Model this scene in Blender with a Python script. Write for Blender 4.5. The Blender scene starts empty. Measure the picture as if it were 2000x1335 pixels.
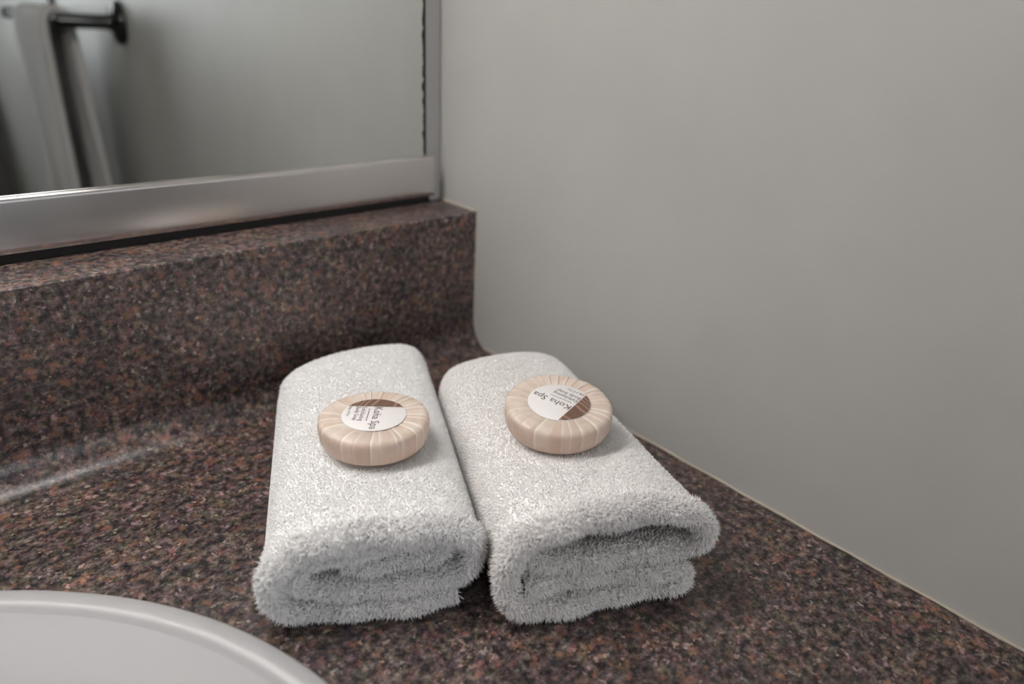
import bpy, bmesh, math, random
import numpy as np
from mathutils import Vector, Matrix, Euler

S = bpy.context.scene
C = S.collection
PI = math.pi
rng = np.random.default_rng(7)
random.seed(7)

# ------------------------------------------------------------------ camera, world, lights, exposure
# world axes: X = 0 is the right-hand wall, Y = 0 the face of the upstand, Z = 0 the worktop
cam_d = bpy.data.cameras.new('camera')
cam = bpy.data.objects.new('camera', cam_d)
C.objects.link(cam)
cam.location = (-0.2929, -0.3613, 0.2189)
cam.rotation_euler = (1.1341, -0.0488, -0.7206)
cam_d.sensor_width = 36.0
cam_d.lens = 24.0
cam_d.clip_start = 0.01
cam_d.dof.use_dof = True
cam_d.dof.focus_distance = 0.305
cam_d.dof.aperture_fstop = 5.2
S.camera = cam

w = bpy.data.worlds.new('world')
S.world = w
w.use_nodes = True
w.node_tree.nodes['Background'].inputs[0].default_value = (0.6, 0.66, 0.75, 1)
w.node_tree.nodes['Background'].inputs[1].default_value = 0.0

S.view_settings.view_transform = 'Standard'
S.view_settings.look = 'None'
S.view_settings.gamma = 1.0
S.view_settings.use_curve_mapping = False
S.view_settings.exposure = 0.0
S.cycles.max_bounces = 10
S.cycles.diffuse_bounces = 6
S.cycles.adaptive_threshold = 0.06

LAMP_STRENGTH = 30.5      # opal tube over the mirror
CEIL_FILL_STRENGTH = 2.0       # added unseen ceiling lamp, weak fill from behind the camera
WIN_FILL_STRENGTH = 7.2        # added window behind the camera, fill for the towel fronts
WIN_FILL_COL = (0.93, 0.95, 1.0, 1)
LAMP_COL = (1.0, 0.96, 0.93, 1)
CEIL_FILL_COL = (0.86, 0.92, 1.0, 1)

# room
WY = 0.0445         # wall behind the mirror
FZ, CZ = -0.85, 1.55
XL, YF = -1.9, -2.45


# ------------------------------------------------------------------ helpers
def tag(o, label=None, cat=None, group=None, kind=None):
    if label: o['label'] = label
    if cat: o['category'] = cat
    if group: o['group'] = group
    if kind: o['kind'] = kind
    return o


def empty(name, loc=(0, 0, 0), rot=(0, 0, 0)):
    o = bpy.data.objects.new(name, None)
    o.empty_display_size = 0.02
    C.objects.link(o)
    o.location = loc
    o.rotation_euler = rot
    return o


def link(name, me, mat, parent=None, smooth=True):
    o = bpy.data.objects.new(name, me)
    C.objects.link(o)
    if mat: me.materials.append(mat)
    if parent: o.parent = parent
    if smooth:
        me.polygons.foreach_set('use_smooth', np.ones(len(me.polygons), dtype=bool))
    return o


def obj(name, bm, mat, parent=None, smooth=False):
    bmesh.ops.recalc_face_normals(bm, faces=bm.faces[:])
    me = bpy.data.meshes.new(name)
    bm.to_mesh(me)
    bm.free()
    return link(name, me, mat, parent, smooth)


def pymesh(name, v, f, mat, parent=None, smooth=True, flip=False):
    me = bpy.data.meshes.new(name)
    me.from_pydata([tuple(map(float, p)) for p in v], [], [tuple(map(int, q)) for q in f])
    me.validate()
    if flip: me.flip_normals()
    me.update()
    return link(name, me, mat, parent, smooth)


def box(bm, lo, hi, bevel=0.0, seg=2):
    m = Matrix.Translation([(a + b) / 2 for a, b in zip(lo, hi)]) @ Matrix.Diagonal([b - a for a, b in zip(lo, hi)] + [1])
    r = bmesh.ops.create_cube(bm, size=1.0, matrix=m)
    if bevel:
        es = list({e for v in r['verts'] for e in v.link_edges})
        bmesh.ops.bevel(bm, geom=es, offset=bevel, segments=seg, affect='EDGES', profile=0.5)
    return bm


def boxobj(name, lo, hi, mat, parent=None, bevel=0.0, seg=2, smooth=False):
    return obj(name, box(bmesh.new(), lo, hi, bevel, seg), mat, parent, smooth)


def lathe(prof, n, axis='Z', close=False):
    v, f = [], []
    for r, h in prof:
        for k in range(n):
            a = 2 * PI * k / n
            c, s = r * math.cos(a), r * math.sin(a)
            v.append({'Z': (c, s, h), 'X': (h, c, s), 'Y': (s, h, c)}[axis])
    for i in range(len(prof) - 1):
        for k in range(n):
            k2 = (k + 1) % n
            f.append((i * n + k, i * n + k2, (i + 1) * n + k2, (i + 1) * n + k))
    return v, f


# ------------------------------------------------------------------ materials
def nmat(name):
    m = bpy.data.materials.new(name)
    m.use_nodes = True
    nt = m.node_tree
    return m, nt, nt.nodes['Principled BSDF'], nt.links


def plain(name, col, rough=0.5, metal=0.0, spec=0.5, coat=0.0, emit=None, es=0.0, bump=None):
    m, nt, b, L = nmat(name)
    b.inputs['Base Color'].default_value = (*col, 1)
    b.inputs['Roughness'].default_value = rough
    b.inputs['Metallic'].default_value = metal
    b.inputs['Specular IOR Level'].default_value = spec
    b.inputs['Coat Weight'].default_value = coat
    if emit:
        b.inputs['Emission Color'].default_value = emit
        b.inputs['Emission Strength'].default_value = es
    if bump:
        tc = nt.nodes.new('ShaderNodeTexCoord')
        n = nt.nodes.new('ShaderNodeTexNoise')
        n.inputs['Scale'].default_value = bump[0]
        n.inputs['Detail'].default_value = 4
        bp = nt.nodes.new('ShaderNodeBump')
        bp.inputs['Strength'].default_value = bump[1]
        bp.inputs['Distance'].default_value = bump[2]
        L.new(tc.outputs['Object'], n.inputs['Vector'])
        L.new(n.outputs['Fac'], bp.inputs['Height'])
        L.new(bp.outputs['Normal'], b.inputs['Normal'])
    return m


def ramp(nt, stops, interp='LINEAR'):
    r = nt.nodes.new('ShaderNodeValToRGB')
    r.color_ramp.interpolation = interp
    e = r.color_ramp.elements
    while len(e) < len(stops): e.new(0.5)
    for k, (p, c) in enumerate(stops):
        e[k].position = p
        e[k].color = (*c, 1) if len(c) == 3 else c
    return r


def mixc(nt, L, fac, a, b, mode='MIX'):
    m = nt.nodes.new('ShaderNodeMix')
    m.data_type = 'RGBA'
    m.blend_type = mode
    for src, i in ((fac, 0), (a, 6), (b, 7)):
        if hasattr(src, 'is_linked'): L.new(src, m.inputs[i])
        elif i == 0: m.inputs[0].default_value = src
        else: m.inputs[i].default_value = (*src, 1)
    return m.outputs[2]


def granite():
    m, nt, b, L = nmat('laminate_granite')
    tc = nt.nodes.new('ShaderNodeTexCoord')

    def noise(scale, detail=2.0, rough=0.55, off=0.0, dist=0.0):
        mp = nt.nodes.new('ShaderNodeMapping')
        mp.inputs['Location'].default_value = (off, off * 1.7, off * .6)
        L.new(tc.outputs['Object'], mp.inputs['Vector'])
        n = nt.nodes.new('ShaderNodeTexNoise')
        n.inputs['Scale'].default_value = scale
        n.inputs['Detail'].default_value = detail
        n.inputs['Roughness'].default_value = rough
        n.inputs['Distortion'].default_value = dist
        L.new(mp.outputs['Vector'], n.inputs['Vector'])
        return n.outputs['Fac']
    base = ramp(nt, [(.33, (.006, .005, .006)), (.42, (.026, .020, .019)), (.50, (.070, .053, .048)), (.58, (.125, .096, .088)), (.70, (.25, .19, .175))])
    L.new(noise(270, 4.0, .72), base.inputs[0])
    rust = ramp(nt, [(.55, (0, 0, 0)), (.67, (.9, .9, .9))])
    L.new(noise(190, 3.5, .66, 3.1), rust.inputs[0])
    c = mixc(nt, L, rust.outputs[0], base.outputs[0], (.20, .098, .066))
    blue = ramp(nt, [(.53, (0, 0, 0)), (.66, (.9, .9, .9))])
    L.new(noise(200, 4.0, .72, 7.7), blue.inputs[0])
    c = mixc(nt, L, blue.outputs[0], c, (.020, .021, .028))
    pale = ramp(nt, [(.62, (0, 0, 0)), (.72, (1, 1, 1))])
    L.new(noise(330, 2.0, .5, 12.3), pale.inputs[0])
    c = mixc(nt, L, pale.outputs[0], c, (.27, .205, .19))
    big = ramp(nt, [(.35, (.80, .80, .83)), (.65, (1.34, 1.28, 1.23))])
    L.new(noise(45, 2.0, .5, 21.0), big.inputs[0])
    c = mixc(nt, L, 1.0, c, big.outputs[0], 'MULTIPLY')
    mp = nt.nodes.new('ShaderNodeMapping')
    mp.inputs['Location'].default_value = (4.2, 9.1, 3.3)
    L.new(tc.outputs['Object'], mp.inputs['Vector'])
    hn = nt.nodes.new('ShaderNodeTexNoise')
    hn.inputs['Scale'].default_value = 210
    hn.inputs['Detail'].default_value = 3
    hn.inputs['Roughness'].default_value = .65
    L.new(mp.outputs['Vector'], hn.inputs['Vector'])
    bc = nt.nodes.new('ShaderNodeBrightContrast')
    bc.inputs['Contrast'].default_value = 1.1
    bc.inputs['Bright'].default_value = .06
    L.new(hn.outputs['Color'], bc.inputs['Color'])
    dbl = mixc(nt, L, 1.0, c, bc.outputs['Color'], 'MULTIPLY')
    dbl = mixc(nt, L, 1.0, dbl, (2.15, 2.15, 2.15), 'MULTIPLY')
    c = mixc(nt, L, .20, c, dbl)
    L.new(c, b.inputs['Base Color'])
    b.inputs['Roughness'].default_value = 0.33
    b.inputs['Specular IOR Level'].default_value = 0.5
    bp = nt.nodes.new('ShaderNodeBump')
    bp.inputs['Strength'].default_value = 0.25
    bp.inputs['Distance'].default_value = 0.0004
    L.new(noise(900, 2.0, .5, 2.0), bp.inputs['Height'])
    L.new(bp.outputs['Normal'], b.inputs['Normal'])
    return m


def wall_paint(name, col, col2):
    m, nt, b, L = nmat(name)
    tc = nt.nodes.new('ShaderNodeTexCoord')
    n = nt.nodes.new('ShaderNodeTexNoise')
    n.inputs['Scale'].default_value = 14
    n.inputs['Detail'].default_value = 5
    L.new(tc.outputs['Object'], n.inputs['Vector'])
    r = ramp(nt, [(.35, col), (.65, col2)])
    L.new(n.outputs['Fac'], r.inputs[0])
    # a few faint scuffs and dust specks
    v = nt.nodes.new('ShaderNodeTexVoronoi')
    v.inputs['Scale'].default_value = 16
    L.new(tc.outputs['Object'], v.inputs['Vector'])
    sp = ramp(nt, [(.0, (1, 1, 1)), (.018, (.35, .35, .35)), (.03, (0, 0, 0))])
    L.new(v.outputs['Distance'], sp.inputs[0])
    c = mixc(nt, L, sp.outputs[0], r.outputs[0], tuple(x * .88 for x in col))
    L.new(c, b.inputs['Base Color'])
    b.inputs['Roughness'].default_value = 0.42
    b.inputs['Specular IOR Level'].default_value = 0.35
    n2 = nt.nodes.new('ShaderNodeTexNoise')
    n2.inputs['Scale'].default_value = 260
    n2.inputs['Detail'].default_value = 3
    L.new(tc.outputs['Object'], n2.inputs['Vector'])
    bp = nt.nodes.new('ShaderNodeBump')
    bp.inputs['Strength'].default_value = 0.12
    bp.inputs['Distance'].default_value = 0.0006
    L.new(n2.outputs['Fac'], bp.inputs['Height'])
    L.new(bp.outputs['Normal'], b.inputs['Normal'])
    return m


def terry(name, col):
    m, nt, b, L = nmat(name)
    b.inputs['Base Color'].default_value = (*col, 1)
    b.inputs['Roughness'].default_value = 0.9
    b.inputs['Specular IOR Level'].default_value = 0.15
    b.inputs['Sheen Weight'].default_value = 0.1
    b.inputs['Sheen Roughness'].default_value = 0.5
    return m


def wrap_paper():
    m, nt, b, L = nmat('pleated_wrap')
    at = nt.nodes.new('ShaderNodeAttribute')
    at.attribute_name = 'fold'
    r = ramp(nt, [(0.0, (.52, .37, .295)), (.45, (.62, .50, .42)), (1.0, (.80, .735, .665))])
    tc = nt.nodes.new('ShaderNodeTexCoord')
    n = nt.nodes.new('ShaderNodeTexNoise')
    n.inputs['Scale'].default_value = 160
    n.inputs['Detail'].default_value = 3
    L.new(tc.outputs['Object'], n.inputs['Vector'])
    ad = nt.nodes.new('ShaderNodeMath')
    ad.operation = 'MULTIPLY_ADD'
    ad.inputs[1].default_value = 0.7
    ad.inputs[2].default_value = -0.35
    L.new(n.outputs['Fac'], ad.inputs[0])
    a2 = nt.nodes.new('ShaderNodeMath')
    a2.operation = 'ADD'
    a2.use_clamp = True
    L.new(at.outputs['Fac'], a2.inputs[0])
    L.new(ad.outputs[0], a2.inputs[1])
    L.new(a2.outputs[0], r.inputs[0])
    L.new(r.outputs[0], b.inputs['Base Color'])
    b.inputs['Roughness'].default_value = 0.38
    b.inputs['Specular IOR Level'].default_value = 0.4
    b.inputs['Subsurface Weight'].default_value = 0.35
    b.inputs['Subsurface Radius'].default_value = (.004, .0025, .0016)
    b.inputs['Subsurface Scale'].default_value = 1.0
    return m


def fern_print():
    m, nt, b, L = nmat('brown_fern_print')
    tc = nt.nodes.new('ShaderNodeTexCoord')
    mp = nt.nodes.new('ShaderNodeMapping')
    mp.inputs['Rotation'].default_value = (0, 0, .35)
    L.new(tc.outputs['Object'], mp.inputs['Vector'])
    wv = nt.nodes.new('ShaderNodeTexWave')
    wv.wave_type = 'RINGS'
    wv.inputs['Scale'].default_value = 260
    wv.inputs['Distortion'].default_value = 2.0
    wv.inputs['Detail Scale'].default_value = 0.6
    L.new(mp.outputs['Vector'], wv.inputs['Vector'])
    r = ramp(nt, [(.0, (.15, .082, .056)), (.70, (.19, .108, .075)), (.95, (.34, .215, .165))])
    L.new(wv.outputs['Fac'], r.inputs[0])
    L.new(r.outputs[0], b.inputs['Base Color'])
    b.inputs['Roughness'].default_value = 0.5
    return m


M = {}
M['granite'] = granite()
M['wall'] = wall_paint('wall_paint', (.440, .431, .411), (.463, .453, .432))
M['wall_room'] = wall_paint('room_paint', (.52, .50, .46), (.56, .54, .50))
M['wall_shaded'] = wall_paint('shaded_wall_paint', (.17, .165, .16), (.19, .185, .18))  # shadow on the far wall is put into this darker colour
M['ceiling'] = plain('ceiling_paint', (.72, .71, .68), .7)
M['floor'] = plain('floor_tile', (.22, .20, .18), .45, bump=(30, .1, .002))
M['skirting'] = plain('skirting_paint', (.62, .61, .58), .45)
M['door'] = plain('door_paint', (.055, .058, .056), .5)
M['door_metal'] = plain('door_metal', (.45, .44, .42), .3, 1.0)
M['sealant'] = plain('cream_sealant', (.43, .385, .31), .5, bump=(120, .3, .001))
M['mirror'] = plain('mirror_silver', (.735, .76, .735), .012, 1.0)
M['glass_edge'] = plain('glass_edge_green', (.10, .17, .15), .15)
M['desilver'] = plain('desilvered_black', (.012, .011, .011), .6)
M['chrome'] = plain('satin_chrome', (.70, .675, .665), .19, 1.0)
M['chrome_dark_reflection'] = plain('chrome_dark_reflection', (.055, .055, .055), .22, 1.0)  # chrome with the dark room's reflection put into its base colour
M['black_gap'] = plain('black_parts_gap_shade', (.012, .011, .010), .8)  # plinth and mirror backing, also the painted shade below the channel
M['ceramic'] = plain('white_ceramic', (.40, .395, .40), .30, spec=.4)
M['terry'] = terry('white_terry', (.95, .942, .935))
M['terry2'] = terry('white_terry_warm', (.955, .932, .918))
M['ground'] = terry('white_terry_ground', (.94, .93, .92))
M['terry_rail'] = terry('white_terry_dimmed', (.50, .485, .48))  # white towel, its dim light put into a lower base colour
M['wrap'] = wrap_paper()
M['label'] = plain('label_paper', (.82, .79, .78), .45)
M['fern'] = fern_print()
M['ink'] = plain('grey_brown_ink', (.13, .10, .095), .6)
M['cabinet'] = plain('cabinet_laminate', (.60, .58, .54), .4)
M['lamp_body'] = plain('lamp_metal', (.7, .7, .7), .25, 1.0)
M['lamp_glow'] = plain('opal_diffuser', (.9, .9, .9), .4, emit=LAMP_COL, es=LAMP_STRENGTH)
M['frosted'] = plain('frosted_fill_glass', (.8, .8, .8), .5, emit=WIN_FILL_COL, es=WIN_FILL_STRENGTH)
M['ceil_fill_glow'] = plain('ceiling_fill_diffuser', (.9, .9, .9), .4, emit=CEIL_FILL_COL, es=CEIL_FILL_STRENGTH)

# ------------------------------------------------------------------ the room
T = 0.10
tag(boxobj('floor', (XL - T, YF - T, FZ - T), (T, WY + T, FZ), M['floor']), kind='structure')
tag(boxobj('ceiling', (XL - T, YF - T, CZ), (T, WY + T, CZ + T), M['ceiling']), kind='structure')
tag(boxobj('wall_right', (0, YF, FZ), (T, WY, CZ), M['wall']), kind='structure')
tag(boxobj('wall_back', (XL - T, WY, FZ), (T, WY + T, CZ), M['wall']), kind='structure')
tag(boxobj('wall_left', (XL - T, YF, FZ), (XL, WY, CZ), M['wall_room']), kind='structure')
tag(boxobj('wall_front', (XL - T, YF - T, FZ), (T, YF, CZ), M['wall_shaded']), kind='structure')
tag(boxobj('baseboard_right', (-.012, YF, FZ), (0, -.60, FZ + .09), M['skirting'], bevel=.003), kind='structure')
tag(boxobj('baseboard_left', (XL, YF, FZ), (XL + .012, WY, FZ + .09), M['skirting'], bevel=.003), kind='structure')
# door in the far wall, behind the camera
d = tag(empty('door_1', (-1.41, YF, FZ)), kind='structure')
boxobj('door_leaf', (-.40, .005, .005), (.40, .040, 2.02), M['door'], d, bevel=.003)
for sx in (-1, 1):
    boxobj('door_jamb', (sx * .405 - (.06 if sx < 0 else 0), 0, 0), (sx * .405 + (.06 if sx > 0 else 0), .05, 2.03), M['skirting'], d, bevel=.003)
boxobj('door_head', (-.465, 0, 2.032), (.465, .05, 2.09), M['skirting'], d, bevel=.003)
v, f = lathe([(0, .04), (.024, .04), (.024, .047), (.009, .05), (.009, .075), (.025, .085), (.027, .1), (.018, .112), (0, .114)], 24, 'Y')
hd = pymesh('door_knob', v, f, M['door_metal'], d)
hd.location = (-.33, 0, 1.0)

# frosted window added out of view in the far wall as cool fill light
wn = tag(empty('fill_window_1', (-.58, YF, .05)), kind='structure')
boxobj('fill_pane', (-.29, .004, .02), (.29, .010, .98), M['frosted'], wn)
for sx in (-1, 1):
    boxobj('fill_window_frame', (sx * .31 - .022, 0, -.02), (sx * .31 + .022, .05, 1.02), M['skirting'], wn, bevel=.003)
for zz in (0, 1):
    boxobj('fill_window_frame', (-.288, 0, zz * 1.0 - .02), (.288, .05, zz * 1.0 + .02), M['skirting'], wn, bevel=.003)
boxobj('glazing_bar', (-.288, .011, .49), (.288, .045, .51), M['skirting'], wn, bevel=.002)
boxobj('fill_window_sill', (-.35, 0, -.045), (.35, .11, -.021), M['skirting'], wn, bevel=.004)

# ------------------------------------------------------------------ worktop with coved upstand
BH, BD = 0.100, WY            # upstand height and depth
CX0, CYF = -0.93, -0.52       # left end and front edge of the worktop
SKC, SKA, SKB = (-.4563, -.2367), .238, .207
RC = 0.017                    # cove radius
top = tag(empty('vanity_counter', (0, 0, 0)), 'speckled brown granite-look worktop curving up into a low backsplash', 'worktop')


def worktop():
    v, f = [], []
    n = 160
    a0 = [2 * PI * k / n for k in range(n)]
    x0, x1, y0, y1 = CX0, -.0004, CYF + .012, -RC
    for cx, cy in ((x0, y0), (x1, y0), (x1, y1), (x0, y1)):
        a0.append(math.atan2(cy - SKC[1], cx - SKC[0]) % (2 * PI))
    a0 = sorted(a0)
    N = len(a0)
    k = .955
    inner, outer = [], []
    for a in a0:
        c, s = math.cos(a), math.sin(a)
        r = 1 / math.sqrt((c / (SKA * k)) ** 2 + (s / (SKB * k)) ** 2)
        inner.append((SKC[0] + r * c, SKC[1] + r * s))
        ts = []
        if c > 1e-9: ts.append((x1 - SKC[0]) / c)
        if c < -1e-9: ts.append((x0 - SKC[0]) / c)
        if s > 1e-9: ts.append((y1 - SKC[1]) / s)
        if s < -1e-9: ts.append((y0 - SKC[1]) / s)
        t = min(ts)
        outer.append((SKC[0] + t * c, SKC[1] + t * s))
    for z in (0, -.036):
        v += [(p[0], p[1], z) for p in inner]
        v += [(p[0], p[1], z) for p in outer]
    for i in range(N):
        j = (i + 1) % N
        f.append((i, N + i, N + j, j))
        f.append((2 * N + i, 2 * N + j, 3 * N + j, 3 * N + i))
        f.append((i, j, 2 * N + j, 2 * N + i))
    b0 = len(v)
    # cove at the back, rounded nosing at the front
    prof = [(-RC + RC * math.sin(t), RC - RC * math.cos(t)) for t in np.linspace(0, PI / 2, 14)]
    prof += [(.004, RC), (.004, -.036), (-RC, -.036)]
    for x in (x0, x1): v += [(x, p[0], p[1]) for p in prof]
    m = len(prof)
    for i in range(m - 1): f.append((b0 + i, b0 + i + 1, b0 + m + i + 1, b0 + m + i))
    b0 = len(v)
    prof = [(CYF + .012 - .012 * math.sin(t), -.012 + .012 * math.cos(t)) for t in np.linspace(0, PI / 2, 10)]
    prof += [(CYF, -.036), (CYF + .012, -.036)]
    for x in (x0, x1): v += [(x, p[0], p[1]) for p in prof]
    m = len(prof)
    for i in range(m - 1): f.append((b0 + i, b0 + m + i, b0 + m + i + 1, b0 + i + 1))
    bm = bmesh.new()
    vs = [bm.verts.new(p) for p in v]
    for q in f: bm.faces.new([vs[i] for i in q])
    bmesh.ops.remove_doubles(bm, verts=bm.verts[:], dist=1e-6)
    o = obj('worktop', bm, M['granite'], top, True)
    o.data.set_sharp_from_angle(angle=math.radians(35))
    return o


worktop()
bm = bmesh.new()
box(bm, (CX0, 0, RC), (-.0004, BD, BH))
es = [e for e in bm.edges if all(abs(q.co.y) < 1e-6 and abs(q.co.z - BH) < 1e-6 for q in e.verts)]
bmesh.ops.bevel(bm, geom=es, offset=.0009, segments=3, affect='EDGES', profile=.5)
obj('backsplash', bm, M['granite'], top)


def tube(name, pts, r, mat, parent, n=10, rough=0.0, cap=True):
    v, f = [], []
    pts = [Vector(p) for p in pts]
    for i, p in enumerate(pts):
        t = (pts[min(i + 1, len(pts) - 1)] - pts[max(i - 1, 0)]).normalized()
        a = Vector((0, 0, 1)) if abs(t.z) < .9 else Vector((1, 0, 0))
        u = t.cross(a).normalized()
        w_ = t.cross(u)
        rr = r * (1 + rough * (random.random() - .5))
        for k in range(n):
            q = 2 * PI * k / n
            v.append(p + (u * math.cos(q) + w_ * math.sin(q)) * rr)
    for i in range(len(pts) - 1):
        for k in range(n):
            k2 = (k + 1) % n
            f.append((i * n + k, i * n + k2, (i + 1) * n + k2, (i + 1) * n + k))
    if cap:
        f.append(tuple(range(n - 1, -1, -1)))
        f.append(tuple((len(pts) - 1) * n + k for k in range(n)))
    return pymesh(name, v, f, mat, parent)


tube('sealant_bead', [(-.0004, y, .0004 + .0002 * math.sin(y * 170)) for y in np.linspace(-.012, CYF + .01, 90)], .0008, M['sealant'], top, 8, .35)
tube('sealant_bead', [(-.0002, y, BH) for y in np.linspace(.002, BD - .002, 12)], .0010, M['sealant'], top, 8, .3)
tube('sealant_bead', [(-.0002, .0004, z) for z in np.linspace(.012, BH - .001, 20)], .0007, M['sealant'], top, 8, .3)

# cabinet carrying the worktop
cab = tag(empty('vanity_cabinet', (0, 0, FZ)), 'pale cabinet standing under the brown speckled worktop', 'cabinet')
H = -.0365 - FZ
boxobj('plinth', (CX0 + .02, CYF + .08, 0), (-.004, WY - .004, .10), M['black_gap'], cab)
bm = bmesh.new()
box(bm, (CX0 + .01, CYF + .04, .10), (CX0 + .028, WY - .004, H))
box(bm, (-.022, CYF + .04, .10), (-.004, WY - .004, H))
box(bm, (CX0 + .028, CYF + .04, .10), (-.022, WY - .004, .118))
box(bm, (CX0 + .028, WY - .014, .118), (-.022, WY - .004, H))
obj('carcass', bm, M['cabinet'], cab)
for k in range(2):
    xa = CX0 + .012 + k * .4555
    dd = boxobj('cabinet_door', (xa, CYF + .02, .105), (xa + .452, CYF + .039, H - .004), M['cabinet'], cab, bevel=.002)
    xk = xa + (.42 if k == 0 else .032)
    v, f = lathe([(0, 0), (.006, 0), (.006, -.012), (.013, -.016), (.013, -.022), (0, -.024)], 20, 'Y')
    kn = pymesh('knob', v, f, M['door_metal'], dd)
    kn.location = (xk, CYF + .02, H - .08)

# ------------------------------------------------------------------ wash basin
sk = tag(empty('wash_basin', (SKC[0], SKC[1], 0)), 'white oval ceramic wash basin let into the brown speckled worktop', 'basin')


def basin_ring(prof, name, mat, n=160):
    v, f = [], []
    for off, z in prof:
        for k in range(n):
            a = 2 * PI * k / n
            ax, by = max(SKA - off, .0), max(SKB - off * SKB / SKA * (1 if off > .05 else 1), .0)
            v.append((ax * math.cos(a), by * math.sin(a), z))
    for i in range(len(prof) - 1):
        for k in range(n):
            k2 = (k + 1) % n
            f.append((i * n + k, i * n + k2, (i + 1) * n + k2, (i + 1) * n + k))
    return pymesh(name, v, f, mat, sk)


rim = [(o_ * .8, z_) for o_, z_ in [(.0010, .0003), (.0003, .0010), (0, .0020), (.0004, .0032), (.0014, .0042), (.003, .0048), (.006, .0051), (.0088, .0051), (.0104, .0048), (.0118, .0043), (.0132, .0035), (.015, .0024)]]
basin_ring(rim, 'rim', M['ceramic'])
bowl = [(.012, .0024), (.016, .0000), (.022, -.0034), (.032, -.0088), (.045, -.0158), (.060, -.0248), (.080, -.0400), (.100, -.060), (.125, -.082), (.150, -.099), (.180, -.110), (.212, -.114), (.2145, -.116)]
basin_ring(bowl, 'bowl', M['ceramic'])
v, f = lathe([(.0225, -.1165), (.0225, -.1125), (.0215, -.1118), (.017, -.1120), (.016, -.1150), (.0, -.1152)], 48)
pymesh('drain', v, f, M['chrome'], sk)

# ------------------------------------------------------------------ mirror in its metal channel
MX = -.0147      # right edge of the glass
mi = tag(empty('mirror', (0, WY, .1050)), 'large wall mirror with worn black edge in a chrome bottom channel', 'mirror')


def loc(o, p):
    o.location = p
    return o


MZ0, MZ1 = .1185, .43
FRY = .0360      # front face of the channel
boxobj('mirror_glass', (-1.02, -.0045, MZ0 - .1050), (MX, -.0015, MZ1 - .1050), M['mirror'], mi)
boxobj('backing', (-1.019, -.0014, MZ0 - .1050), (MX - .001, -.0004, MZ1 - .1050), M['black_gap'], mi)
# bottom channel: one extruded profile, front lip with rounded top
dy = FRY - WY
prof = [(dy + .0036, .0265), (dy + .0035, .0271), (dy + .0030, .0274), (dy + .0025, .0272), (dy + .0012, .0265), (dy + .0008, .0255),
        *[(dy + .0008 * (h_ / .0255) ** 2, h_) for h_ in np.linspace(.0245, .0012, 12)], (dy + .0006, .0002), (dy + .0014, 0), (-.0004, 0), (-.0004, .0016), (dy + .0036, .0016)]
bm = bmesh.new()
rows = [[bm.verts.new((x, p[0], p[1])) for p in prof] for x in (-1.03, -.0101)]
m = len(prof)
for i in range(m):
    j = (i + 1) % m
    bm.faces.new((rows[0][i], rows[0][j], rows[1][j], rows[1][i]))
bm.faces.new(rows[0][::-1])
bm.faces.new(rows[1])
ch = obj('bottom_channel', bm, M['chrome'], mi, True)
ch.data.set_sharp_from_angle(angle=math.radians(40))
# black, flaked strip where the silvering has gone along the right-hand and bottom edges
zs = np.linspace(MZ0 + .0145, MZ1 - .001, 420)
v, f = [], []
for i, z in enumerate(zs):
    wd = .0014 + .0009 * abs(math.sin(z * 310) * math.sin(z * 97)) + .0008 * random.random()
    v += [(MX + .0001, -.0047, z - .1050), (MX - wd, -.0047, z - .1050), (MX + .0001, -.0042, z - .1050), (MX - wd, -.0042, z - .1050)]
for i in range(len(zs) - 1):
    a, b = 4 * i, 4 * i + 4
    f += [(a, b, b + 1, a + 1), (a + 1, b + 1, b + 3, a + 3), (a, a + 2, b + 2, b)]
pymesh('worn_edge', v, f, M['desilver'], mi, False)
boxobj('gap_shade_strip', (-1.03, dy + .003, -.0049), (-.0125, -.0004, -.0001), M['black_gap'], mi)  # black strip standing in for the shadow in the gap under the channel

# ------------------------------------------------------------------ lamps
lp = tag(empty('mirror_lamp', (-.41, WY, .525)), 'tubular wall lamp mounted over the mirror', 'lamp')
boxobj('backplate', (-.24, -.022, -.035), (.24, 0, .035), M['lamp_body'], lp, bevel=.004)
v, f = lathe([(0, -.225), (.020, -.225), (.026, -.220), (.026, .220), (.020, .225), (0, .225)], 32, 'X')
tb = pymesh('diffuser', v, f, M['lamp_glow'], lp)
tb.location = (0, -.075, 0)
for sx in (-1, 1):
    v, f = lathe([(0, 0), (.029, 0), (.029, .014), (0, .016)], 32, 'X')
    cp = pymesh('end_cap', v, f, M['lamp_body'], lp)
    cp.location = (sx * .226, -.075, 0)
    cp.scale = (sx, 1, 1)
    boxobj('arm', (sx * .233 - .005, -.07, -.006), (sx * .233 + .005, -.018, .006), M['lamp_body'], lp)
cl = tag(empty('fill_ceiling_lamp', (-.85, -1.15, CZ)), 'round flush ceiling lamp, added out of view as weak fill light', 'lamp')  # unseen lamp added to lift the room with weak fill
v, f = lathe([(.17, 0), (.17, -.02), (.165, -.024)], 48)
pymesh('rim', v, f, M['lamp_body'], cl)
v, f = lathe([(.164, -.022), (.15, -.045), (.11, -.062), (.06, -.07), (0, -.072)], 48)
pymesh('diffuser', v, f, M['ceil_fill_glow'], cl)

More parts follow.
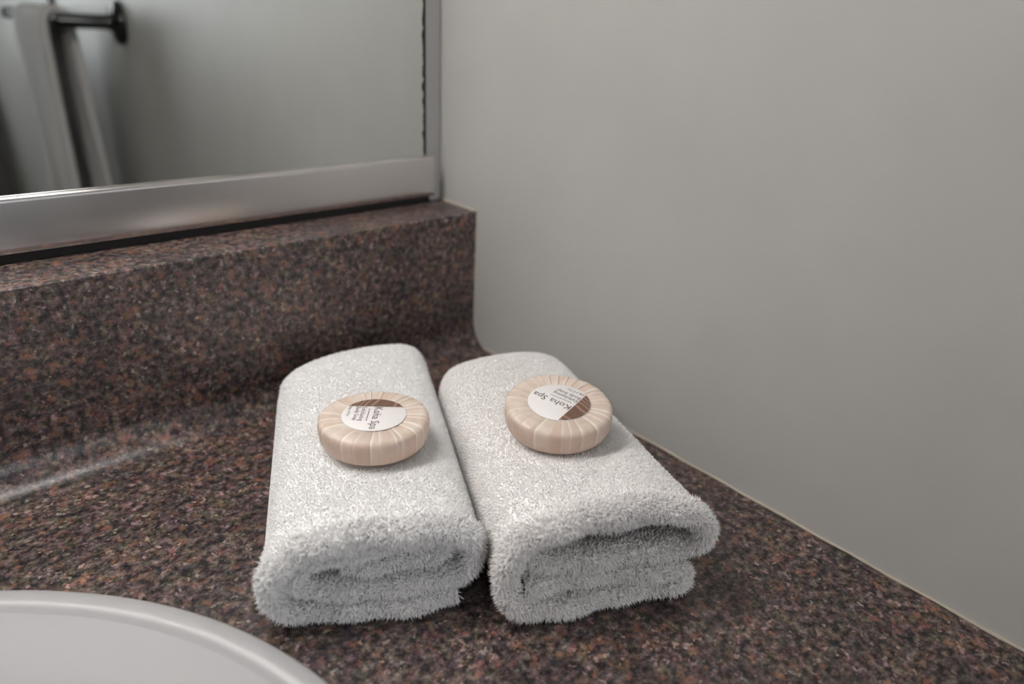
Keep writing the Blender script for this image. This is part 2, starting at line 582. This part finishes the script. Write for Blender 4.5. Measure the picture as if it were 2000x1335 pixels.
# ------------------------------------------------------------------ towel rail and the towel on it (seen in the mirror)
RY, RZ, RX = -.743, .192, -.072
rl = tag(empty('towel_rail', (0, RY, RZ)), 'chrome towel rail on the pale wall, dark room reflection put in its colour, seen in the mirror', 'towel rail')
for k in range(2):
    yy = -.45 * k
    v, f = lathe([(0, 0), (.029, 0), (.029, -.006), (.026, -.009), (.012, -.011), (.0095, -.02), (.0095, RX - .006), (.007, RX - .011), (0, RX - .012)], 40, 'X')
    pt = pymesh('wall_post', v, f, M['chrome_dark_reflection'], rl)
    pt.location = (-.0003, yy, 0)
v, f = lathe([(0, .006), (.0075, .006), (.0075, -.456), (0, -.456)], 32, 'Y')
br = pymesh('bar', v, f, M['chrome_dark_reflection'], rl)
br.location = (RX, 0, 0)


def bath_towel():
    # cross-section over the bar (x, z), hanging on both sides; thick folded cloth
    path = []
    for z in np.linspace(-.56, -.02, 24): path.append((-.017 - .010 * (-z), z))
    for a in np.linspace(PI, 0, 12)[1:-1]: path.append((.0155 * math.cos(a), .0155 * math.sin(a) - .003))
    for z in np.linspace(-.02, -.48, 22): path.append((.017 + .012 * (-z), z))
    P = np.array(path)
    t = np.gradient(P, axis=0)
    t /= np.linalg.norm(t, axis=1)[:, None]
    nrm = np.stack([-t[:, 1], t[:, 0]], 1)
    ys = np.linspace(0, -.235, 26)
    v, f = [], []
    h = .0065
    for j, y in enumerate(ys):
        e = min(j, len(ys) - 1 - j)
        hh = h * [.45, .85, 1.0][min(e, 2)]
        for side in (1, -1):
            for i, (p, q) in enumerate(zip(P, nrm)):
                drop = min(1, max(0, -p[1] / .3))
                wob = .006 * drop * math.sin(y * 52 + (0 if i < 30 else 1.4)) + .002 * drop * math.sin(y * 130 + p[1] * 9)
                flare = 1 + .10 * drop
                v.append((p[0] + side * q[0] * hh + wob, (y + .1175) * flare - .1175, p[1] + side * q[1] * hh))
    n = len(P)
    for j in range(len(ys) - 1):
        for i in range(n - 1):
            a = j * 2 * n + i
            b = a + 2 * n
            f.append((a, a + 1, b + 1, b))
            f.append((a + n, b + n, b + n + 1, a + n + 1))
        a = j * 2 * n
        b = a + 2 * n
        f.append((a, b, b + n, a + n))
        f.append((a + n - 1, a + 2 * n - 1, b + 2 * n - 1, b + n - 1))
    for j in (0, len(ys) - 1):
        for i in range(n - 1):
            a = j * 2 * n + i
            f.append((a, a + n, a + n + 1, a + 1))
    bm = bmesh.new()
    vs = [bm.verts.new(p) for p in v]
    for q in f: bm.faces.new([vs[i] for i in q])
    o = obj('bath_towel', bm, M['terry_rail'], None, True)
    o.location = (RX, RY - .035, RZ + .001)
    tag(o, 'white towel hanging folded over the wall rail, seen in the mirror', 'towel')


bath_towel()


# ------------------------------------------------------------------ rolled terry hand towels
def chaikin(P, k=3):
    P = np.array(P, float)
    for _ in range(k):
        a, b = P[:-1], P[1:]
        Q = np.empty((2 * len(a), P.shape[1]))
        Q[0::2] = .75 * a + .25 * b
        Q[1::2] = .25 * a + .75 * b
        P = np.vstack([P[:1], Q, P[-1:]])
    return P


def resample(P, step):
    d = np.r_[0, np.cumsum(np.linalg.norm(np.diff(P[:, :2], axis=0), axis=1))]
    n = int(d[-1] / step) + 1
    u = np.linspace(0, d[-1], n)
    return np.stack([np.interp(u, d, P[:, k]) for k in range(P.shape[1])], 1)


def smoothnoise(x, y, seed):
    r = np.random.default_rng(seed)
    out = 0
    for _ in range(7):
        fx, fy, ph, am = r.uniform(20, 120), r.uniform(20, 120), r.uniform(0, 6.28), r.uniform(.5, 1)
        out = out + am * np.sin(x * fx + y * fy * r.choice([-1, 1]) + ph)
    return out / 4.0


def make_towel(label, ctrl, length, th, shape, mat, loc_, ang, seed, soap_xy, soap_r):
    """ctrl: rows (x, z, front_recess) in mm along the rolled sheet; shape(x, y, z) -> warped coordinates"""
    r = np.random.default_rng(seed)
    P = chaikin(np.array(ctrl, float) / 1000.0, 3)
    P = resample(P, .0016)
    t = np.gradient(P[:, :2], axis=0)
    t /= np.linalg.norm(t, axis=1)[:, None]
    nr = np.stack([-t[:, 1], t[:, 0]], 1)           # left normal = outward for clockwise-over-the-top rolls
    n = len(P)
    h = th / 2
    # stations: outer face back -> front, rounded hem, inner face front -> back
    ys = np.concatenate([np.linspace(1, .12, 60), np.linspace(.12, 0, 14)[1:]])
    st = [(u, 1.0, 0.0) for u in ys]
    for a in np.linspace(0, PI, 9)[1:-1]: st.append((0, math.cos(a), math.sin(a)))
    st += [(u, -1.0, 0.0) for u in ys[::-1]]
    m = len(st)
    U = np.array(st)
    s_arc = np.arange(n) * .0016
    yf = P[:, 2] + .0013 * np.sin(s_arc * 95 + seed) + .0008 * np.sin(s_arc * 260 + 2 * seed)
    X = P[:, 0][:, None] + nr[:, 0][:, None] * h * U[:, 1][None]
    Z = P[:, 1][:, None] + nr[:, 1][:, None] * h * U[:, 1][None]
    Y = yf[:, None] * (1 - U[:, 0])[None] + length * U[:, 0][None] - h * U[:, 2][None]
    bumps = smoothnoise(X + s_arc[:, None] * .05, Y, seed) * .00045
    Z = Z + bumps
    X, Y, Z = shape(X, Y, Z)
    Z = np.maximum(Z, .0012)
    V = np.stack([X, Y, Z], -1)
    idx = np.arange(n * m).reshape(n, m)
    F = np.stack([idx[:-1, :-1], idx[:-1, 1:], idx[1:, 1:], idx[1:, :-1]], -1).reshape(-1, 4)
    root = tag(empty('hand_towel', loc_, (0, 0, ang)), label, 'towel', 'rolled hand towels on the worktop')
    me = bpy.data.meshes.new('cloth')
    me.vertices.add(n * m)
    me.vertices.foreach_set('co', V.reshape(-1).astype(np.float32))
    ends = [idx[0], idx[-1]]
    me.loops.add(len(F) * 4)
    me.polygons.add(len(F))
    me.loops.foreach_set('vertex_index', F.reshape(-1).astype(np.int32))
    me.polygons.foreach_set('loop_start', (np.arange(len(F)) * 4).astype(np.int32))
    me.polygons.foreach_set('loop_total', np.full(len(F), 4, np.int32))
    me.update(calc_edges=True)
    me.validate()
    link('cloth', me, M['ground'], root)
    # ---- terry pile: little tapered, bent loops all over the faces that show
    A, B, D = V[:-1, :-1], V[1:, :-1], V[:-1, 1:]
    E1, E2 = B - A, D - A
    NN = np.cross(E1, E2)
    ar = np.linalg.norm(NN, axis=-1)
    NN = NN / (ar[..., None] + 1e-12)
    # make normals point away from the sheet's centre line
    side = np.broadcast_to(U[:-1, 1][None], ar.shape)
    tgt = np.zeros_like(NN)
    tgt[..., 0] = nr[:-1, 0][:, None] * side
    tgt[..., 2] = nr[:-1, 1][:, None] * side
    tgt[..., 1] = -U[:-1, 2][None] * 1.5
    sg = np.sign(np.sum(NN * tgt, -1) + 1e-9)
    NN = NN * sg[..., None]
    front = (U[:-1, 0] < .10)[None] & np.ones(ar.shape, bool)
    hem = (U[:-1, 0] <= 1e-6)[None] & np.ones(ar.shape, bool)
    dens = np.full(ar.shape, 2.8e6)
    outer = (side > .5)
    # how far inside the roll: keep pile only near the front there
    dens[front] = 2.2e6
    dens[hem] = 3.0e6
    dens[(~outer) & (~front) & (~hem)] = 0
    buried = np.zeros(ar.shape, bool)
    layer = np.broadcast_to((P[:-1, 2] > .0009)[:, None], ar.shape)
    dens[layer & (~front) & (~hem)] = 0
    low = (A[..., 2] < .004) & (NN[..., 2] < -.3) & (~front) & (~hem)
    dens[low] = 0
    cnt = dens * ar
    cum = np.cumsum(cnt.reshape(-1))
    N = int(cum[-1])
    pick = np.searchsorted(cum, r.uniform(0, cum[-1], N))
    ii, jj = np.unravel_index(pick, ar.shape)
    a, b = r.uniform(0, 1, (2, N))
    base = A[ii, jj] + E1[ii, jj] * a[:, None] + E2[ii, jj] * b[:, None]
    nv = NN[ii, jj]
    fr = hem[ii, jj] | (U[:-1, 0] < .03)[jj]
    # nothing under the soap
    keep = ~((np.hypot(base[:, 0] - soap_xy[0], base[:, 1] - soap_xy[1]) < soap_r * .86) & (base[:, 2] > .025) & (nv[:, 2] > .2))
    keep &= (base[:, 2] > .0005)
    base, nv, fr = base[keep], nv[keep], fr[keep]
    N = len(base)
    # clumped lean
    cl = np.stack([smoothnoise(base[:, 0] * 9, base[:, 1] * 9 + base[:, 2] * 7, seed + k) for k in (11, 12, 13)], -1)
    lean = r.normal(0, 1, (N, 3)) * np.where(fr, .42, .55)[:, None] + cl * .28
    lean[:, 1] -= .25 * fr
    d1 = nv + lean * .8
    d1 /= np.linalg.norm(d1, axis=1)[:, None]
    d2 = d1 + r.normal(0, .45, (N, 3))
    d2[:, 2] -= .25
    d2 /= np.linalg.norm(d2, axis=1)[:, None]
    ln = np.where(fr, r.uniform(.0026, .0046, N), r.uniform(.0009, .0018, N))
    rad = np.where(fr, r.uniform(.00020, .00036, N), r.uniform(.00014, .00025, N))
    ax = np.cross(d1, r.normal(0, 1, (N, 3)))
    ax /= np.linalg.norm(ax, axis=1)[:, None] + 1e-9
    bx = np.cross(d1, ax)
    p0 = base - d1 * .0003
    p1 = base + d1 * (ln * .55)[:, None]
    p2 = p1 + d2 * (ln * .45)[:, None]
    p0[:, 2] = np.maximum(p0[:, 2], .0003)
    p1[:, 2] = np.maximum(p1[:, 2], .0004)
    p2[:, 2] = np.maximum(p2[:, 2], .0003)
    VV = np.empty((N, 7, 3), np.float32)
    for k in range(3):
        q = 2 * PI * k / 3
        o_ = ax * math.cos(q) + bx * math.sin(q)
        VV[:, k] = p0 + o_ * rad[:, None]
        VV[:, 3 + k] = p1 + o_ * (rad * .85)[:, None]
    VV[:, 6] = p2
    VV[:, :6, 2] = np.maximum(VV[:, :6, 2], .0002)
    quads = np.array([[k, (k + 1) % 3, 3 + (k + 1) % 3, 3 + k] for k in range(3)])
    tris = np.array([[3 + k, 3 + (k + 1) % 3, 6] for k in range(3)])
    off = (np.arange(N) * 7)[:, None]
    loops = np.concatenate([(off + quads.reshape(-1)[None]), (off + tris.reshape(-1)[None])], 1)   # 12 + 9 per tuft
    starts = (np.arange(N) * 21)[:, None] + np.array([0, 4, 8, 12, 15, 18])[None]
    tot = np.broadcast_to(np.array([4, 4, 4, 3, 3, 3])[None], (N, 6))
    me = bpy.data.meshes.new('terry_pile')
    me.vertices.add(N * 7)
    me.vertices.foreach_set('co', VV.reshape(-1))
    me.loops.add(N * 21)
    me.polygons.add(N * 6)
    me.loops.foreach_set('vertex_index', loops.reshape(-1).astype(np.int32))
    me.polygons.foreach_set('loop_start', starts.reshape(-1).astype(np.int32))
    me.polygons.foreach_set('loop_total', tot.reshape(-1).astype(np.int32))
    me.update(calc_edges=True)
    po = link('terry_pile', me, mat, root)
    po['kind'] = 'stuff'
    print('towel', seed, 'tufts', N)
    return root


def endwarp(narrow, L, skew, r_end, drop):
    """rounds the far end of the roll in plan and in height"""
    def fn(X, Y, Z):
        u = np.clip((Y - (L - r_end)) / r_end, 0, 1)
        sc = np.sqrt(np.clip(1 - (u * .93) ** 2, 0, 1))
        k = 1 - (1 - sc) * .42
        g = np.clip(Y / L, 0, 1)
        X2 = (X - narrow * g * (X + .044)) * k - .022 * narrow * (1 - k) * 0
        Z2 = Z * (1 - (1 - sc) * .75) - 0
        Z2 = Z2 * (1 - drop * np.clip(Y / L, 0, 1))
        Y2 = Y + skew * X * np.clip(Y / L, 0, 1)
        return X2, Y2, Z2
    return fn


left_ctrl = [  # x, z, recess
    (31, 6.5, .6), (18, 5, 0), (-20, 5, .5), (-37, 7.5, 2.5), (-42, 19, 2), (-38, 33, .5), (-24, 39, 0), (0, 41, 0), (24, 40, 0), (35, 36, 0),
    (38.5, 27, 0), (36, 17, 0.5), (28, 13, 1.5), (0, 13, 3), (-24, 14, 3.5), (-33, 18, 4), (-32, 27, 4.5), (-22, 31, 5), (0, 32, 5.5), (22, 31, 6),
    (29, 27, 6.5), (26, 22, 7), (0, 21.5, 7.5), (-14, 22, 8)]
right_ctrl = [
    (-36, 15, 4), (0, 14, 3), (20, 13.5, 2), (31, 13, 1.5), (35.5, 9, 1), (30, 5, 0), (0, 5, 0), (-32, 5, 0), (-42, 9, 0), (-44, 24, 0), (-41, 40, 0), (-28, 46, 0),
    (0, 48, 0), (26, 46, 0), (37, 40, 0), (41, 32, 0.3), (38, 25, 0.8), (29, 22, 2), (0, 22, 5), (-24, 23, 6), (-35, 27, 6.5), (-33, 36, 7), (-20, 39.5, 7.5),
    (0, 40, 8), (26, 39, 8.5)]

TL = dict(loc=(-.1900, -.1800, 0), ang=math.radians(-26.5))
TR = dict(loc=(-.1145, -.2335, 0), ang=math.radians(-26.0))


def to_local(T_, x, y):
    dx, dy_ = x - T_['loc'][0], y - T_['loc'][1]
    c, s = math.cos(-T_['ang']), math.sin(-T_['ang'])
    return (c * dx - s * dy_, s * dx + c * dy_)


SOAP_R, SOAP_H = .0246, .0128
SL = (-.1606, -.1292)
SR = (-.0930, -.1775)
make_towel('rolled white hand towel nearer the basin, inner folds showing at its end', left_ctrl, .178, .0062,
           endwarp(0.0, .178, .30, .030, 0), M['terry'], TL['loc'], TL['ang'], 3, to_local(TL, *SL), SOAP_R)
make_towel('rolled white hand towel beside the pale wall, with a hollow open end', right_ctrl, .170, .0064,
           endwarp(.17, .170, .10, .034, .10), M['terry2'], TR['loc'], TR['ang'], 5, to_local(TR, *SR), SOAP_R)


# ------------------------------------------------------------------ wrapped round soaps
def text_mesh(body, size, x, y, z, width=None):
    cu = bpy.data.curves.new('print', 'FONT')
    cu.body = body
    cu.size = size
    cu.resolution_u = 2
    to = bpy.data.objects.new('print', cu)
    C.objects.link(to)
    dg = bpy.context.evaluated_depsgraph_get()
    dg.update()
    me = bpy.data.meshes.new_from_object(to.evaluated_get(dg))
    bpy.data.objects.remove(to)
    bpy.data.curves.remove(cu)
    co = np.empty(len(me.vertices) * 3, np.float32)
    me.vertices.foreach_get('co', co)
    co = co.reshape(-1, 3)
    co[:, 0] -= co[:, 0].min()
    if width: co[:, 0] *= width / co[:, 0].max()
    co[:, 0] += x
    co[:, 1] += y
    co[:, 2] = z
    me.vertices.foreach_set('co', co.reshape(-1))
    me.update()
    return me


def make_soap(label, loc_, rot, seed, npl):
    r = np.random.default_rng(seed)
    root = tag(empty('wrapped_soap', loc_, rot), label, 'soap', 'paper-wrapped soaps on the towels')
    n = 480
    ang = np.linspace(0, 2 * PI, n, endpoint=False)
    # irregular pleats
    edges = np.sort((np.arange(npl) + r.uniform(-.32, .32, npl)) * 2 * PI / npl)
    ridge = np.zeros(n)
    wide = np.zeros(n)
    amp = r.uniform(.15, 1.0, npl)
    tone = r.uniform(-.12, .12, npl)
    slope = np.zeros(n)
    for k in range(npl):
        a0 = edges[k]
        a1 = edges[(k + 1) % npl] + (2 * PI if k == npl - 1 else 0)
        for i, a in enumerate(ang):
            for sh in (0, 2 * PI):
                if a0 <= a + sh < a1:
                    u = (a + sh - a0) / (a1 - a0)
                    slope[i] = (1 - u) ** 1.2
                    am = amp[k]
                    ridge[i] = am * math.exp(-(u / .20) ** 2) - .55 * amp[(k + 1) % npl] * math.exp(-((1 - u) / .14) ** 2)
                    wide[i] = tone[k]
    R0, Hh = SOAP_R, SOAP_H
    prof = [(.78, 0.0, 0), (.88, .0004, .1), (.945, .0013, .25), (.975, .0030, .4), (.99, .0055, .5), (1.0, .0082, .55), (1.0, .0100, .6), (.988, .0112, .7), (.965, .0120, .8),
            (.92, .0126, .95), (.86, .0128, 1), (.76, .0128, 1), (.68, .0127, .9), (.60, .0125, .6), (.5, .0124, .2), (0.0, .0124, 0)]
    v, f, fold = [], [], []
    for (pr, z, w_) in prof:
        for i, a in enumerate(ang):
            tw = a + (.10 * (1 - pr) if pr > .5 else 0)
            d_ = (slope[i] - .4) * w_
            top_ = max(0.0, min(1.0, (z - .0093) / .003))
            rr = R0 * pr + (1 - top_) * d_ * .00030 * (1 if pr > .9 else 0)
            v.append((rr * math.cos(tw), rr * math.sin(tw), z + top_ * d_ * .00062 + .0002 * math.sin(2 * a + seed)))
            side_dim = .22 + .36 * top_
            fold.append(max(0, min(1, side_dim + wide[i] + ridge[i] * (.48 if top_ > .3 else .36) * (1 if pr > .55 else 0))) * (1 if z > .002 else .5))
    for i in range(len(prof) - 1):
        for k in range(n):
            k2 = (k + 1) % n
            f.append((i * n + k, i * n + k2, (i + 1) * n + k2, (i + 1) * n + k))
    v.append((0, 0, 0.0))
    fold.append(.3)
    for k in range(n): f.append((k, len(v) - 1, (k + 1) % n))
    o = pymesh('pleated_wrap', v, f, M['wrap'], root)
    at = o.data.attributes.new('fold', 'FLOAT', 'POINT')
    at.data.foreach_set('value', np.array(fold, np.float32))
    # round paper label, a whole disc with the print on it
    LR, zt = .01425, .01295
    vv, ff = lathe([(LR, zt - .0004), (LR, zt), (LR - .0001, zt + .00006), (0, zt + .00006)], 96)
    lb = pymesh('label', vv, ff, M['label'], root)
    lb['label'] = 'round white paper label'
    zp = zt + .00014
    # brown fern segment on the left of the print
    uc = -.50
    a1 = math.acos(uc)
    pts = [(LR * .995 * math.cos(a), LR * .995 * math.sin(a), zp) for a in np.linspace(a1, 2 * PI - a1, 40)]
    pymesh('fern_print', pts, [tuple(range(len(pts)))], M['fern'], lb, False)
    x0_ = uc * LR + .0006
    me_list = [text_mesh('Koha Spa', .0053, x0_, -.0004, zp, .0196),
               text_mesh('Exfoliating', .0030, x0_, -.0060, zp, .0128),
               text_mesh('Body Soap', .0030, x0_, -.0087, zp, .0124),
               text_mesh('20g e 0.7oz', .0018, x0_, -.0119, zp, .0088)]
    bm = bmesh.new()
    for q in me_list:
        bm.from_mesh(q)
        bpy.data.meshes.remove(q)
    # fine rule of illegible small print under the name
    x = uc * LR + .0022
    while x < .0060:
        dx = random.uniform(.0005, .0010)
        vs = [bm.verts.new(p) for p in ((x, -.0028, zp), (x + dx, -.0028, zp), (x + dx, -.0024, zp), (x, -.0024, zp))]
        bm.faces.new(vs)
        x += dx + .0003
    me = bpy.data.meshes.new('lettering')
    bm.to_mesh(me)
    bm.free()
    link('lettering', me, M['ink'], lb, False)
    return root


def tilted(deg, zdeg):
    return (Matrix.Rotation(math.radians(deg), 4, Vector((.75, -.66, 0))) @ Matrix.Rotation(math.radians(zdeg), 4, 'Z')).to_euler()


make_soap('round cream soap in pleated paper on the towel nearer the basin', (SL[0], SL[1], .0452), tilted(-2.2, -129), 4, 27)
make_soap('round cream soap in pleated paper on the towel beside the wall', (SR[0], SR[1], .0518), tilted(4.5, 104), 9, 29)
